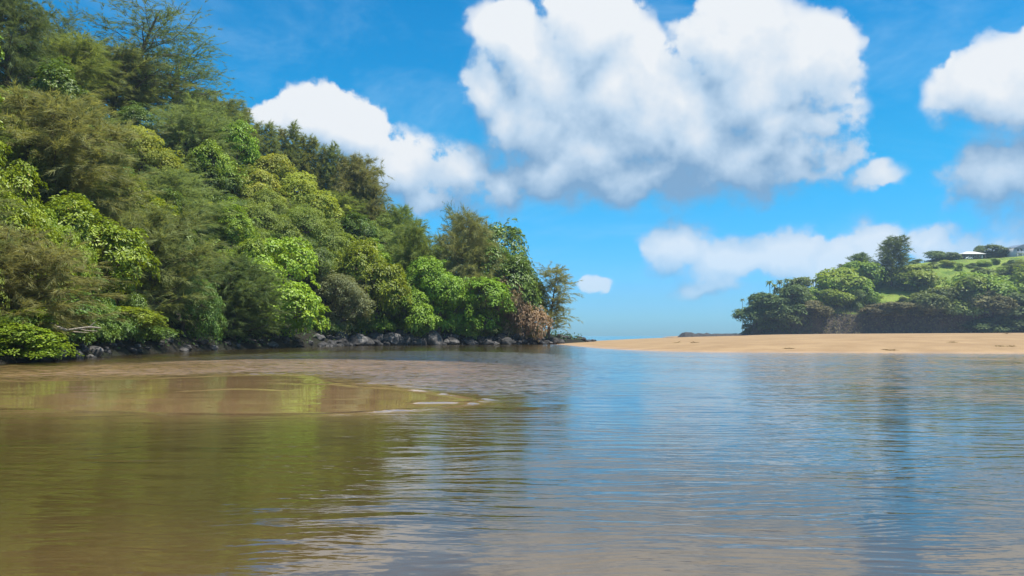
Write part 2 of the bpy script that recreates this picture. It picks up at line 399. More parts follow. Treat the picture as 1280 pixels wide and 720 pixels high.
xs = graded([(-60,-30,1.5),(-30,-16,.3),(-16,4,.10),(4,14,.4),(14,60,2),(60,220,8)])
ys = graded([(-60,4,2),(4,15,.5),(15,36,.09),(36,60,.4),(60,186,2)])
V, Fc = grid(xs, ys, river_z); nx, ny = len(xs), len(ys)
VB = V.copy(); VB[:, 2] = -7.5; off = len(V)
edge = [np.arange(nx), np.arange(ny) * nx + nx - 1, (np.arange(nx) + (ny - 1) * nx)[::-1], (np.arange(ny) * nx)[::-1]]
side = []
for e_ in edge:
    a, b = e_[:-1], e_[1:]; side.append(np.stack([a, a + off, b + off, b], 1))
FB = Fc[:, ::-1] + off
m, T, out = newmat('river_water'); geo = T.new('ShaderNodeNewGeometry'); pos = geo.outputs['Position']
pxyz = T.xyz(pos)
warp = T.v('ADD', pos, T.v('SCALE', T.v('SUBTRACT', T.noise(pos, .16, 3, .5, col=True), (.5, .5, .5)), 3.2))
w1 = T.noise(T.v('MULTIPLY', warp, (.50, 2.6, 1)), 1.0, 3, .5)            # long crested ripples across the view
w2 = T.noise(T.v('MULTIPLY', pos, (1.6, 3.6, 1)), 1.5, 3, .5)               # short chop
w3 = T.noise(T.v('MULTIPLY', warp, (.09, .42, 1)), 1.0, 2, .5)
calm = T.step(T.noise(pos, .11, 3, .5), .34, .62, .40, 1.)
barm = T.new('ShaderNodeAttribute', attribute_name='shallow')
calm = T.m('MULTIPLY', calm, T.step(barm.outputs['Fac'], 0., 1., 1., .14))
farr = T.step(pxyz[1], 25., 75., .75, 1.6)
hw = T.m('ADD', T.m('MULTIPLY', w1, .028), T.m('ADD', T.m('MULTIPLY', w2, T.m('MULTIPLY', farr, .010)), T.m('MULTIPLY', w3, .026)))
hw = T.m('MULTIPLY', hw, calm)
nrm = bump(T, hw, 1.)
# wind ripples too fine to resolve further out: slopes taken straight from noise
rp = T.v('SUBTRACT', T.noise(T.v('MULTIPLY', pos, (1.1, 3.2, 1)), 1.7, 2, .6, col=True), (.5, .58, .5))
amt = T.m('MULTIPLY', T.step(pxyz[1], 6., 55., .035, .32), T.step(T.noise(pos, .07, 3, .5), .30, .62, .35, 1.))
rf_ = T.new('ShaderNodeAttribute', attribute_name='ruffle')
amt = T.m('ADD', amt, T.m('MULTIPLY', rf_.outputs['Fac'], 2.4))
amt = T.m('MULTIPLY', amt, T.step(barm.outputs['Fac'], 0., 1., 1., .12))
nrm = T.v('NORMALIZE', T.v('ADD', nrm, T.v('MULTIPLY', T.v('SCALE', rp, amt), (.6, 1., 0.))))
fr = T.new('ShaderNodeFresnel'); fr.inputs['IOR'].default_value = 1.5; T.l.new(nrm, fr.inputs['Normal'])
gl = T.new('ShaderNodeBsdfGlossy'); gl.inputs['Roughness'].default_value = .03; T.l.new(nrm, gl.inputs['Normal']); gl.inputs['Color'].default_value = (1, 1, 1, 1)
tr = T.new('ShaderNodeBsdfTransparent'); tr.inputs[0].default_value = (.97, .97, .96, 1)
df = T.new('ShaderNodeBsdfDiffuse'); df.inputs[0].default_value = (.052, .037, .009, 1)     # suspended silt
body = T.new('ShaderNodeMixShader'); dpt = T.new('ShaderNodeAttribute', attribute_name='depth')
T.put(body.inputs[0], T.m('SUBTRACT', 1., T.m('POWER', 2.718, T.m('MULTIPLY', dpt.outputs['Fac'], -4.2)))); T.l.new(tr.outputs[0], body.inputs[1]); T.l.new(df.outputs[0], body.inputs[2])
mx = T.new('ShaderNodeMixShader'); T.l.new(fr.outputs[0], mx.inputs[0]); T.l.new(body.outputs[0], mx.inputs[1]); T.l.new(gl.outputs[0], mx.inputs[2])
T.l.new(mx.outputs[0], out.inputs[0])
sh = np.concatenate([sst(sdf(BAR, V[:, 0].astype(float), V[:, 1].astype(float)), -.7, .5), np.zeros(off)])
tag(link('river', mesh('river', np.concatenate([V, VB]), np.concatenate([Fc, FB] + side), m, True, {'shallow': sh, 'ruffle': np.concatenate([sst(sdf(RUFF, V[:, 0].astype(float), V[:, 1].astype(float)), -3, 3) * (.55 + .45 * vnoise(V[:, 0].astype(float), V[:, 1].astype(float), .13, 41, 3)), np.zeros(off)]), 'depth': np.concatenate([np.maximum(0, -ground_h(V[:, 0], V[:, 1])), np.ones(off)])})),
    'calm brown and blue river water with fine ripples over a shallow sandbar', 'river', kind='structure')

# sea beyond the beach
m, T, out = newmat('sea_water'); geo = T.new('ShaderNodeNewGeometry'); pos = geo.outputs['Position']
n = T.noise(T.v('MULTIPLY', pos, (.05, .2, 1)), 1., 5, .6)
p = bsdf(T, T.mix(T.step(n, .3, .7), (.010, .12, .19, 1), (.02, .19, .25, 1)), .12, .5, bump(T, n, 1.2)); T.l.new(p.outputs[0], out.inputs[0])
V, Fc = grid(graded([(-2200,-60,107),(-60,140,10),(140,2200,103)]), graded([(196,640,12),(640,1390,94)]), lambda X, Y: X * 0 - .01)
tag(link('sea', mesh('sea', V, Fc, m, True)), 'thin strip of blue sea on the horizon beyond the beach', 'sea', kind='structure')

# ------------------------------------------------------------------ wooded hill
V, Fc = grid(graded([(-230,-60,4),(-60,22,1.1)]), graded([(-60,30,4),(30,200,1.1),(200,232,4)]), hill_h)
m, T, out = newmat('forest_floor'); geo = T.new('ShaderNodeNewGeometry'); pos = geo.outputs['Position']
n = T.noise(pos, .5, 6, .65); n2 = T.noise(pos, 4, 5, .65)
c = T.mix(T.step(n, .35, .65), (.014, .012, .009, 1), (.016, .022, .008, 1)); c = T.mix(T.m('MULTIPLY', n2, .5), c, (.035, .027, .018, 1))  # floor colour near black all over, standing in for deep shade under the trees
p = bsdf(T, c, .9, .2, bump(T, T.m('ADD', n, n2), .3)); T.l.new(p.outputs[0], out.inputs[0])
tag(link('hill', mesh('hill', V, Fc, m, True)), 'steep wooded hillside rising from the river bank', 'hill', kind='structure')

# ------------------------------------------------------------------ far headland
HEAD = smooth([(190,640),(152,520),(131,472),(125,456),(140,446),(176,447),(215,440),(262,442),(305,432),(420,420)]) + [(560,420),(560,760),(230,760)]
def head_h(X, Y):
    X = np.asarray(X, float); Y = np.asarray(Y, float)
    s = sdf(HEAD, X, Y) + vnoise(X, Y, .05, 4) * 4.0 + vnoise(X, Y, .22, 8) * 1.2
    cl_ = np.interp(X, [110,130,150,180,215,250,290,330], [15,17,15,13,14,13.5,10,11])
    cap = np.interp(X, [105,116,125,138,155,180,200,225,255,290,340,420], [17,20.5,24,27.5,29.5,31.5,36,42,47,50,53,56])
    r = cl_ * sst(s, -1, 5.5) + np.maximum(s - 5, 0) * .42
    ter = sst(X, 172, 184) * (1 - sst(X, 208, 222))                     # mown terrace
    r = r + ter * (sst(s, 26, 40) * -2.0)
    k = 5.0; h = np.clip(.5 + .5 * (cap - r) / k, 0, 1); hh = cap * (1 - h) + r * h - k * h * (1 - h)
    hh = hh + np.clip(s, 0, 6) / 6 * vnoise(X, Y, .07, 6) * 1.0
    return np.where(s > -1, hh, -2.)
V, Fc = grid(graded([(96,330,1.5),(330,540,8)]), graded([(405,470,1.0),(470,560,2.2),(560,740,9)]), head_h)
m, T, out = newmat('headland_ground'); geo = T.new('ShaderNodeNewGeometry'); pos = geo.outputs['Position']
nz = T.xyz(geo.outputs['Normal'])[2]
n = T.noise(pos, .06, 6, .65); n2 = T.noise(pos, .45, 6, .7)
gr = T.mix(T.step(n, .35, .62), (.12, .21, .022, 1), (.26, .34, .05, 1)); gr = T.mix(T.m('MULTIPLY', T.step(n2, .48, .66), .7), gr, (.24, .23, .075, 1)); gr = T.mix(T.m('MULTIPLY', T.step(T.noise(pos, .16, 5, .7), .52, .64), .8), gr, (.065, .12, .02, 1))
rk = T.mix(T.step(n2, .3, .7), (.035, .032, .028, 1), (.13, .10, .07, 1)); rk = T.mix(T.m('MULTIPLY', T.step(n, .5, .65), .5), rk, (.16, .085, .045, 1))
c = T.mix(T.step(T.m('ADD', nz, T.m('MULTIPLY', T.m('SUBTRACT', n2, .5), .3)), .62, .80), rk, gr)
p = bsdf(T, c, .9, .2, bump(T, T.m('ADD', n2, T.noise(pos, 1.6, 4, .6)), 1.2)); T.l.new(p.outputs[0], out.inputs[0])
tag(link('headland', mesh('headland', V, Fc, m, True)), 'grassy headland with a dark rocky cliff at the end of the beach', 'headland', kind='structure')

# ------------------------------------------------------------------ leaf builders
def unit(a): return a / (np.linalg.norm(a, axis=-1, keepdims=True) + 1e-9)
def kites(P, T_, N, L, Wd, r, fold=.18):
    """folded diamond leaves: base P, axis T_, facing N"""
    n = len(P); T_ = unit(T_); S = unit(np.cross(N, T_)); N2 = np.cross(T_, S)
    L = L[:, None]; Wd = Wd[:, None]
    a = P; b = P + T_ * L * .55 + S * Wd * .5 + N2 * Wd * fold; c_ = P + T_ * L - N2 * L * .10; d = P + T_ * L * .55 - S * Wd * .5 + N2 * Wd * fold
    V = np.stack([a, b, c_, d], 1).reshape(-1, 3); i = np.arange(n)[:, None] * 4
    Fc = np.concatenate([i + [0, 1, 2], i + [0, 2, 3]], 1).reshape(-1, 3)
    return V, Fc, np.repeat(r.random(n), 4)
def blades(P, T_, L, Wd, r):
    """needle slivers"""
    n = len(P); T_ = unit(T_); S = unit(np.cross(T_, r.normal(size=(n, 3)))) * Wd[:, None] * .5
    V = np.stack([P + S, P - S, P + T_ * L[:, None]], 1).reshape(-1, 3)
    return V, np.arange(n * 3).reshape(-1, 3), np.repeat(r.random(n), 3)
def lobes_in(r, n, Wd, H, c0, flat, top=1.):
    L = []
    for i in range(n):
        t = .08 + .80 * ((i * .618 + r.random() * .25) % 1); zc = H * (c0 + (1 - c0) * t)
        lim = Wd * .5 * (1 - .70 * max(0, t - .40) ** 1.2 * top)
        a = 2.4 * i + r.random() * .8; rad = lim * (.28 + .46 * r.random()) * (1 if i else .0)
        rr = Wd * (.17 + .11 * r.random())
        L.append((np.array([math.cos(a) * rad, math.sin(a) * rad, zc]), np.array([rr, rr, rr * flat])))
    return L
def limbs(r, L, H, c0, rad, lean=(0, 0), k=6):
    parts = []; fork = np.array([lean[0] * .5, lean[1] * .5, max(.25 * H, c0 * H * .95)])
    mid = fork * .5 + np.array([r.normal() * .12, r.normal() * .12, 0])
    parts.append(tube([(0, 0, -.6), mid, fork], [rad * 1.25, rad, rad * .8], k + 1))
    for c, q in L:
        tip = c + np.array([0, 0, q[2] * .2]); m1 = fork * .6 + tip * .4 + np.array([0, 0, -.06 * H]) + r.normal(size=3) * .15
        parts.append(tube([fork - (0, 0, .15), m1, tip], [rad * .55, rad * .34, rad * .10], k - 1))
        for _ in range(3):
            e2 = c + unit(r.normal(size=3)) * q * .85
            parts.append(tube([m1 * .35 + tip * .65, (m1 * .2 + tip * .3 + e2 * .5), e2], [rad * .2, rad * .12, rad * .04], 4))
    return joinm(parts)
def broad(seed, Wd, H, c0, nl, ncl, per, ll, flat=.85, aspect=.5, top=1., cr_=.5, cflat=.55, rosette=.0):
    """crown of leaf clusters: lobes carry clusters, clusters carry leaves"""
    r = np.random.default_rng(seed); L = lobes_in(r, nl, Wd, H, c0, flat, top)
    Pc = []; Nc = []
    vol = np.array([q[0] * q[0] for c, q in L]); cnt_ = (vol / vol.sum() * ncl * 1.55).astype(int)
    for (c, q), k in zip(L, cnt_):
        d = unit(r.normal(size=(k, 3))); d[:, 2] = np.where(d[:, 2] < -.6, -d[:, 2], d[:, 2]); d = unit(d)
        rr = .70 + .34 * r.random(k) + np.where(r.random(k) < .13, .34 * r.random(k), 0)
        bumpy = 1 + .16 * np.sin(d[:, 0] * 7 + seed) * np.sin(d[:, 1] * 6 + 2 * seed) + .10 * np.sin(d[:, 2] * 9 + seed)
        Pc.append(c + d * q * (rr * bumpy)[:, None]); Nc.append(d)
    Pc = np.concatenate(Pc); Nc = np.concatenate(Nc); keep = Pc[:, 2] > c0 * H * .4
    for c, q in L: keep &= ~((((Pc - c) / q) ** 2).sum(1) < .38)
    hole = np.sin(Pc[:, 0] * 1.7 + seed) + np.sin(Pc[:, 1] * 1.6 + 2) + np.sin(Pc[:, 2] * 2.0 + seed * .7)
    keep &= hole < 1.55 + r.random(len(Pc)) * .9
    Pc, Nc = Pc[keep], Nc[keep]; n = len(Pc)
    ax = unit(Nc * .8 + np.array([0, 0, .7]) + r.normal(size=(n, 3)) * .22); sz = cr_ * (.55 + .8 * r.random(n))
    P = np.repeat(Pc, per, 0); A_ = np.repeat(ax, per, 0); S_ = np.repeat(sz, per)[:, None]; N = len(P)
    rd = unit(np.cross(A_, r.normal(size=(N, 3)))); u = r.random(N)[:, None] ** .6
    Pp = P + rd * u * S_ + A_ * ((1 - u * u) * cflat * S_ - .35 * S_ * r.random(N)[:, None])
    T_ = unit(rd * (.8 + .4 * r.random(N)[:, None]) - A_ * (u * .35) + np.array([0, 0, -.12]) + r.normal(size=(N, 3)) * .22)
    if rosette: T_ = unit(T_ * (1 - rosette) + (rd + A_ * .35) * rosette)
    Nn = unit(A_ * .9 + rd * u * .5 + r.normal(size=(N, 3)) * .30)
    Ls = ll * (.65 + .6 * r.random(N))
    V, Fc, tone = kites(Pp, T_, Nn, Ls, Ls * aspect * (.85 + .3 * r.random(N)), r)
    cl_t = np.repeat(np.repeat(r.random(n), per), 4); tone = np.clip(tone * .5 + cl_t * .5, 0, 1)
    return dict(leaf=(V, Fc, tone), wood=limbs(r, L, H, c0, Wd * .026 + .03), W=Wd, H=H)
def ironwood(seed, Wd, H, c0, nb, nsp, per, nl=.55, nw=.024, shape='round', droop=.6, upw=.55, lean=(0, 0), fill=1.):
    r = np.random.default_rng(seed); wood = []; SP = []; SD = []
    lx, ly = lean
    def tr(z): t = z / H; return np.array([lx * t ** 1.5 + .15 * math.sin(3 * t + seed), ly * t ** 1.5 + .12 * math.sin(4 * t), z])
    zs = np.linspace(0, H * .97, 9); rad = Wd * .022 + .05
    pts = [tr(z) for z in zs]; pts[0] = pts[0] + np.array([0, 0, -.6])
    wood.append(tube(pts, [rad * (1.15 - z / H * 1.08) + .006 for z in zs], 7))
    for i in range(nb):
        t = c0 + (.98 - c0) * ((i + r.random()) / nb); z = H * t; u = (t - c0) / (1 - c0)
        if shape == 'cone': ln = Wd * .5 * (1.06 - u) ** .85 + .25
        elif shape == 'round': ln = Wd * .5 * (math.sin(math.pi * min(1, .22 + .74 * u)) ** .7) * (.75 + .4 * r.random()) + .3
        else: ln = Wd * .5 * (.5 + .6 * r.random()) * (1 - .35 * u)
        ln *= .8 + .35 * r.random()
        a = i * 2.4 + r.random(); d = np.array([math.cos(a), math.sin(a), upw * (.6 + .7 * r.random()) + (.4 * u)]); d /= np.linalg.norm(d)
        b0 = tr(z * .96); m1 = b0 + d * ln * .5; sag = np.array([0, 0, -droop * .22 * ln]); e1 = b0 + d * ln + sag + r.normal(size=3) * .1 * ln * np.array([1, 1, .5])
        br = max(.012, rad * .38 * (1.1 - u)); wood.append(tube([b0, m1, e1], [br, br * .6, br * .2], 4))
        ns = max(3, int(3 + ln * 3.2)); k = max(3, int(nsp * ln / ns * 1.15) + 1)
        for j in range(ns):
            f = .15 + .87 * (j + r.random()) / ns
            c = ((1 - f) ** 2) * b0 + (2 * f * (1 - f)) * m1 + (f ** 2) * e1
            sd = unit(d * .7 + r.normal(size=3) * np.array([.8, .8, .5]) + np.array([0, 0, .12])); pl = (.30 + .26 * ln * (.6 + .8 * r.random())) * fill
            u_ = (np.arange(k) + r.random(k)) / k
            q = c + sd * pl * u_[:, None] + np.array([0, 0, -1.]) * (droop * .42 * pl * u_ ** 2)[:, None] + r.normal(size=(k, 3)) * .07
            SP.append(q); SD.append(unit(sd + np.array([0, 0, -droop]) * (u_ * .8)[:, None]))
            if r.random() < .6: wood.append(tube([c, c + sd * pl * .7 + np.array([0, 0, -droop * .2 * pl])], [.014, .005], 3))
    SP = np.concatenate(SP); SD = np.concatenate(SD); n = len(SP)
    P = np.repeat(SP, per, 0); D = np.repeat(SD, per, 0); N = len(P)
    T_ = unit(D * 1.0 + r.normal(size=(N, 3)) * .38 + np.array([0, 0, -droop * .6]))
    P = P + D * (r.random(N)[:, None] - .4) * .25
    V, Fc, tone = blades(P, T_, nl * (.55 + .8 * r.random(N)), np.full(N, nw) * (.7 + .6 * r.random(N)), r)
    ct = np.repeat(np.repeat(r.random(n), per), 3); tone = np.clip(tone * .55 + ct * .45, 0, 1)
    return dict(leaf=(V, Fc, tone), wood=joinm(wood_tri(wood)), W=Wd, H=H)
def wood_tri(w): return w

VAR = {}
def variant(key, kind, d):
    V, Fc, tone = d['leaf']; lm = mesh(key + '_leaves', V, Fc, M['mid'], False, {'tone': tone})
    wm = mesh(key + '_wood', *d['wood'], M['bark'], True)
    lo, hi = np.percentile(V, 1.5, 0), np.percentile(V, 98.5, 0)      # size the thing really has
    VAR.setdefault(kind, []).append((lm, wm, float((hi[0] - lo[0] + hi[1] - lo[1]) / 2), float(np.percentile(V[:, 2], 99.6))))
for i in range(3): variant('rosette%d' % i, 'alm', broad(11 + i, 8, 7.5, .06, 15, 760, 28, .26, .85, .5, cr_=.38, rosette=.5))
for i in range(3): variant('kukui%d' % i, 'kuk', broad(21 + i, 8, 7.5, .06, 15, 520, 44, .23, .9, .75, cr_=.55))
for i in range(3): variant('small%d' % i, 'sml', broad(31 + i, 8, 8, .05, 15, 560, 58, .17, .9, .55, cr_=.55))
variant('lime0', 'lim', broad(41, 8, 7.5, .04, 15, 640, 40, .22, .9, .7, cr_=.45))
for i in range(2): variant('dome%d' % i, 'dom', broad(45 + i, 10, 9, .10, 16, 620, 30, .34, .8, .5, cr_=.6, rosette=.3))
for i in range(4): variant('iron%d' % i, 'iro', ironwood(51 + i, 7, 9, .04, 60, 15, 14, .62, .030, 'round', .55, .55, (.8 * (i - 1.5), 0), 1.25))
for i in range(3): variant('spire%d' % i, 'con', ironwood(61 + i, 4.6, 10, .06, 60, 16, 13, .45, .032, 'cone', .12, .75))
for i in range(2): variant('airy%d' % i, 'air', ironwood(71 + i, 8, 10, .22, 44, 14, 10, .32, .024, 'wild', .25, .5, (2.2, 0), 1.5))
variant('tip0', 'tip', ironwood(81, 6, 12, .14, 46, 20, 12, .5, .03, 'wild', .45, .45, (.9, 0), 1.7))
for i in range(3): variant('bush%d' % i, 'bus', broad(91 + i, 5, 3.6, .0, 10, 260, 34, .20, .8, .55, cr_=.42))
for i in range(4): variant('distant%d' % i, 'far', broad(101 + i, 9, 7.5, .0, 13, 330, 16, .60, .85, .6, cr_=.85))
for i in range(2): variant('distant_iron%d' % i, 'fiw', ironwood(111 + i, 10, 17, .10, 50, 8, 8, 1.1, .11, 'round', .25, .6, (1 - 2 * i, 0), 1.2))

cnt = {}; DEBUG = 0
def plant(name, kind, mat, x, y, zb, wid, H, label, cat='tree', group=None, rot=None, bark='bark', var=None):
    k = cnt.get(kind, 0); cnt[kind] = k + 1
    lm, wm, W0, H0 = VAR[kind][(k if var is None else var) % len(VAR[kind])]
    t = link(name, None); t.location = (x, y, zb); t.rotation_euler = (0, 0, k * 1.9 if rot is None else rot); t.empty_display_size = .5
    sxy = wid / W0; sz = H / H0; t.scale = (sxy, sxy, sz)
    for pn, md, mt in (('crown', lm, M[mat]), ('trunk', wm, M[bark])):
        o = link(pn, md, t); o.material_slots[0].link = 'OBJECT'; o.material_slots[0].material = mt
    return tag(t, label, cat, group)
DS = np.arange(20, 260, .5)
def on_hill_s(px, s):
    X = (px - 640) / F * DS; v = sdf(LAND, X, DS); i = np.argmax(v >= s); return X[i], DS[i]
def on_hill_H(px, H, top):
    X = (px - 640) / F * DS; h = hill_h(X, DS); land = sdf(LAND, X, DS) > 3; ok = land & (h + H >= (HZ - top) / F * DS + EYE)
    i = np.argmax(ok) if ok.any() else int(np.argmax(np.where(land, (h + H - EYE) / DS, -9))); return X[i], DS[i]
def put(mode, kind, mat, px, par, top, wpx, label, name=None, group=None, **kw):
    if mode == 's': x, y = on_hill_s(px, par)
    else:
        par = par * (1.55 if kind in ('alm', 'kuk', 'sml') else 1.25 if kind == 'iro' else 1.)
        x, y = on_hill_H(px, par, top)
    zb = float(hill_h(np.array([x]), np.array([y]))[0])
    H = (HZ - top) / F * y + EYE - zb if (mode == 's' or par is None) else max(par, (HZ - top) / F * y + EYE - zb)
    H = max(H, 1.2)
    if DEBUG: print('TREE', kind, px, top, 'par', par, 'd %.0f x %.0f z %.1f H %.1f w %.1f' % (y, x, zb, H, wpx / F * y))
    return plant(name or NAME[kind], kind, mat, float(x), float(y), zb - .15, wpx / F * y, float(H) + .15, label, 'shrub' if kind in ('bus',) else 'tree', group, **kw)
NAME = dict(alm='broadleaf_tree', kuk='broadleaf_tree', sml='small_leaf_tree', lim='broadleaf_tree', dom='broadleaf_tree', iro='ironwood_tree',
            con='ironwood_tree', air='ironwood_tree', tip='ironwood_tree', bus='shrub', far='broadleaf_tree', fiw='ironwood_tree')

# ---- front row, from the near end of the bank to its tip (px, inland metres or height, top row, crown width in px)
T_ = [
 ('s','alm','broad', 22, .3, 386,108,'low glossy tree leaning out over the water with a bare pale limb'),
 ('s','iro','ironb', 18, 1.5,282,165,'drooping tan feathery tree hanging over low glossy leaves at the water'),
 ('s','alm','broad',112, 4., 246,135,'big glossy tree with dense rosettes of leaves above the bare pale limb'),
 ('s','alm','broad',150, 1.2,384,110,'low glossy bough hanging over the shaded grey boulders'),
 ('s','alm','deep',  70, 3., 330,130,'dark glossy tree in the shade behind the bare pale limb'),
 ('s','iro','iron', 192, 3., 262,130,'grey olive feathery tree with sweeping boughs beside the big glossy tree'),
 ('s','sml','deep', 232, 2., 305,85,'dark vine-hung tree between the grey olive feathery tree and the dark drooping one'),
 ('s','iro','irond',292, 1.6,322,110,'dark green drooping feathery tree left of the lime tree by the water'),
 ('s','lim','lime', 345, 1.8,297,118,'brilliant lime green rounded tree overhanging the dark bank'),
 ('s','sml','grey', 424, 2.2,338,74,'small grey green tree with a thin pale trunk among the boulders'),
 ('s','alm','broad',468, 2.6,300,86,'glossy green tree with a spreading crown above the first bank boulders'),
 ('s','kuk','bright',512, 2.0,340,70,'fresh green rounded tree leaning over the bank boulders'),
 ('s','lim','bright',548, 1.8,322,72,'vivid green tree bulging over the pointed grey boulder'),
 ('s','alm','bright',604, 1.6,348,78,'glossy light green tree in front of the dark domed tree'),
 ('s','bus','pink', 650, 1.6,352,58,'pinkish brown dry shrub at the foot of the dark domed tree'),
 ('s','bus','pink', 634, 2.6,340,46,'pinkish brown dry shrub squeezed between light green and dark domed trees'),
 ('s','tip','ironb',686, 1.6,331,54,'lone thin brown feathery tree leaning at the rocky point'),
 ('s','dom','deep', 622, 7.0,279,100,'dark green domed tree standing against the sky near the point'),
 ('s','dom','deep', 654, 5.0,320,52,'smaller dark domed tree tucked beside the brown feathery tree at the point'),
 ('s','iro','ironb',576, 5.0,268,78,'tan feathery tree in front of the dark domed tree'),
 ('s','iro','irong',520, 7.0,282,74,'soft green feathery tree between the glossy and the vivid green trees'),
 ('s','sml','mid',  590, 2.4,372,50,'olive tree low down below the tan feathery tree'),
 # ---- middle of the slope
 ('H','iro','ironb', 55, 9.5,118,170,'brown feathery tree spreading across the slope below the dark glossy leaves'),
 ('H','alm','deep',  50, 7.0, 84,120,'dark glossy tree high on the slope above the brown feathery tree'),
 ('H','iro','iron', 140, 9.0, 62,130,'olive feathery tree below the bare twiggy tree on the skyline'),
 ('H','kuk','yellow',182,6.5,158, 74,'yellow green tree between two olive feathery trees high on the slope'),
 ('H','iro','iron', 228,11., 128,105,'tall olive feathery tree with hanging boughs beside the yellow green tree'),
 ('H','iro','ironb',110, 8.0,190,120,'tan feathery tree above the big glossy tree'),
 ('H','alm','broad', 20, 6.5,205,110,'glossy tree at the edge of the slope above the drooping tan feathery tree'),
 ('H','alm','broad',150, 6.0,222,110,'glossy tree with upturned rosettes above the grey olive feathery tree'),
 ('H','iro','iron', 215, 8.0,215,110,'olive feathery tree half way up behind the grey olive one'),
 ('H','kuk','bright',288,8.5,158, 72,'fresh green round tree just under the ridge pines'),
 ('H','kuk','yellow',330,8.0,192, 84,'pale yellow green tree under the row of ridge spires'),
 ('H','kuk','yellow',382,7.5,214, 78,'yellow green tree beside the tall hanging brown feathery tree'),
 ('H','kuk','bright',262,7.5,182, 66,'green round tree behind the tall olive feathery tree'),
 ('H','alm','bright',278,6.5,258, 84,'bright glossy tree above the dark drooping feathery tree'),
 ('H','sml','mid',  340, 8.0,234, 86,'olive small leaved tree below the pale yellow green tree'),
 ('H','sml','mid',  392, 8.0,256, 80,'olive small leaved tree below the yellow green tree'),
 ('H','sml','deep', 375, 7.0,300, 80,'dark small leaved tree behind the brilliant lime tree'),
 ('H','iro','ironb',447,12., 196, 66,'tall brown feathery tree with hanging sprays against the clouds'),
 ('H','kuk','bright',300,6.0,300, 70,'green tree rising behind the brilliant lime tree'),
 ('H','alm','broad',420, 6.5,292, 80,'glossy tree behind the grey green tree with a thin trunk'),
 ('H','sml','mid',  478, 6.5,262, 62,'olive green tree on the slope under the tall brown feathery tree'),
 ('H','kuk','bright',492,5.5,276, 56,'fresh green tree on the falling ridge'),
 ('H','sml','irong',520, 5.0,300, 52,'soft green tree where the ridge drops to the point'),
 ('H','sml','mid',  540, 5.0,318, 50,'olive tree on the low end of the ridge'),
 ('H','sml','bright',455,6.0,300, 60,'light green small leaved tree behind the spreading glossy tree'),
 ('H','kuk','yellow',240,6.0,236, 62,'yellow tinged tree behind the half way olive feathery tree'),
 # ---- ridge against the sky
 ('H','iro','irond', 12,12.,-25,100,'tall dark feathery tree on the skyline at the top of the slope'),
 ('H','air','irond',150,13.,-6 ,170,'sparse twiggy feathery tree with bare boughs against the blue sky'),
 ('H','air','irond',222,10., 40,150,'leaning sparse twiggy tree spreading over the blue sky beside its taller twin'),
 ('H','air','irond',105,11., 16,110,'thin twiggy tree between the tall dark tree and the sparse one'),
 ('H','iro','irong', 75,10., 42,110,'green tinged feathery tree below the skyline twigs'),
 ('H','sml','mid',  254, 8., 108, 60,'small dark leafy tree on the ridge beside the leaning twiggy tree'),
 ('H','iro','iron', 285,10., 126, 66,'olive feathery tree on the ridge above the fresh green round tree'),
 ('H','iro','irong',500,7.0, 258, 50,'thin green feathery tree on the falling ridge'),
 ('H','air','irond',564, 9., 256, 40,'small spindly feathery tree poking above the tan one'),
]
NEAR = []
STOP = set('with below above beside between behind under on at in hanging leaning standing rising spreading half just left where poking tucked squeezed overhanging bulging reaching among high low over low, right'.split())
for a in T_:
    o_ = put(*a); wd = []
    for w in a[7].split():
        if w in STOP and len(wd) >= 2: break
        wd.append(w)
    NEAR.append((o_.location.x, o_.location.y, ' '.join(wd[:6])))
def nearby(x, y): return min(NEAR, key=lambda q: (q[0] - x) ** 2 + (q[1] - y) ** 2)[2]
for i, (px, top) in enumerate([(306,136),(322,150),(338,154),(352,158),(366,154),(380,166),(392,172),(404,180),(418,180),(430,192),(442,200),(456,214),(468,228)]):
    put('H','con','iron' if i % 3 else 'ironb', px, 9.5 + .8 * (i % 3), top + 4 * (i % 2), 34, 'narrow %s feathery spire in the ridge row behind the %s' % (('olive' if i % 3 else 'brownish'), 'pale yellow green tree' if px < 360 else 'yellow green tree' if px < 425 else 'tall brown feathery tree'), group='ridge spires')
# fillers that close the canopy between the trees above
fill = [(30,150),(95,160),(150,130),(200,190),(250,200),(300,210),(345,270),(300,245),(420,240),(440,270),(500,300),(60,260),(130,210),(235,255),(195,240),(325,285),(465,320),(530,335),(15,160),(40,60),(270,140)]
for i, (px, top) in enumerate(fill):
    kd, mt = [('sml','mid'),('kuk','bright'),('sml','deep'),('iro','irong'),('alm','deep')][i % 5]
    o_ = put('H', kd, mt, px, 5.5, top, 80 if px < 300 else 62,
        'canopy tree', group='canopy trees between the named ones')
    o_['label'] = {('sml', 'mid'): 'olive small leaved canopy tree', ('sml', 'deep'): 'dark small leaved canopy tree', ('kuk', 'bright'): 'fresh green canopy tree', ('iro', 'irong'): 'greenish feathery canopy tree', ('alm', 'deep'): 'dark glossy canopy tree'}[(kd, mt)] + ' next to the ' + nearby(o_.location.x, o_.location.y)
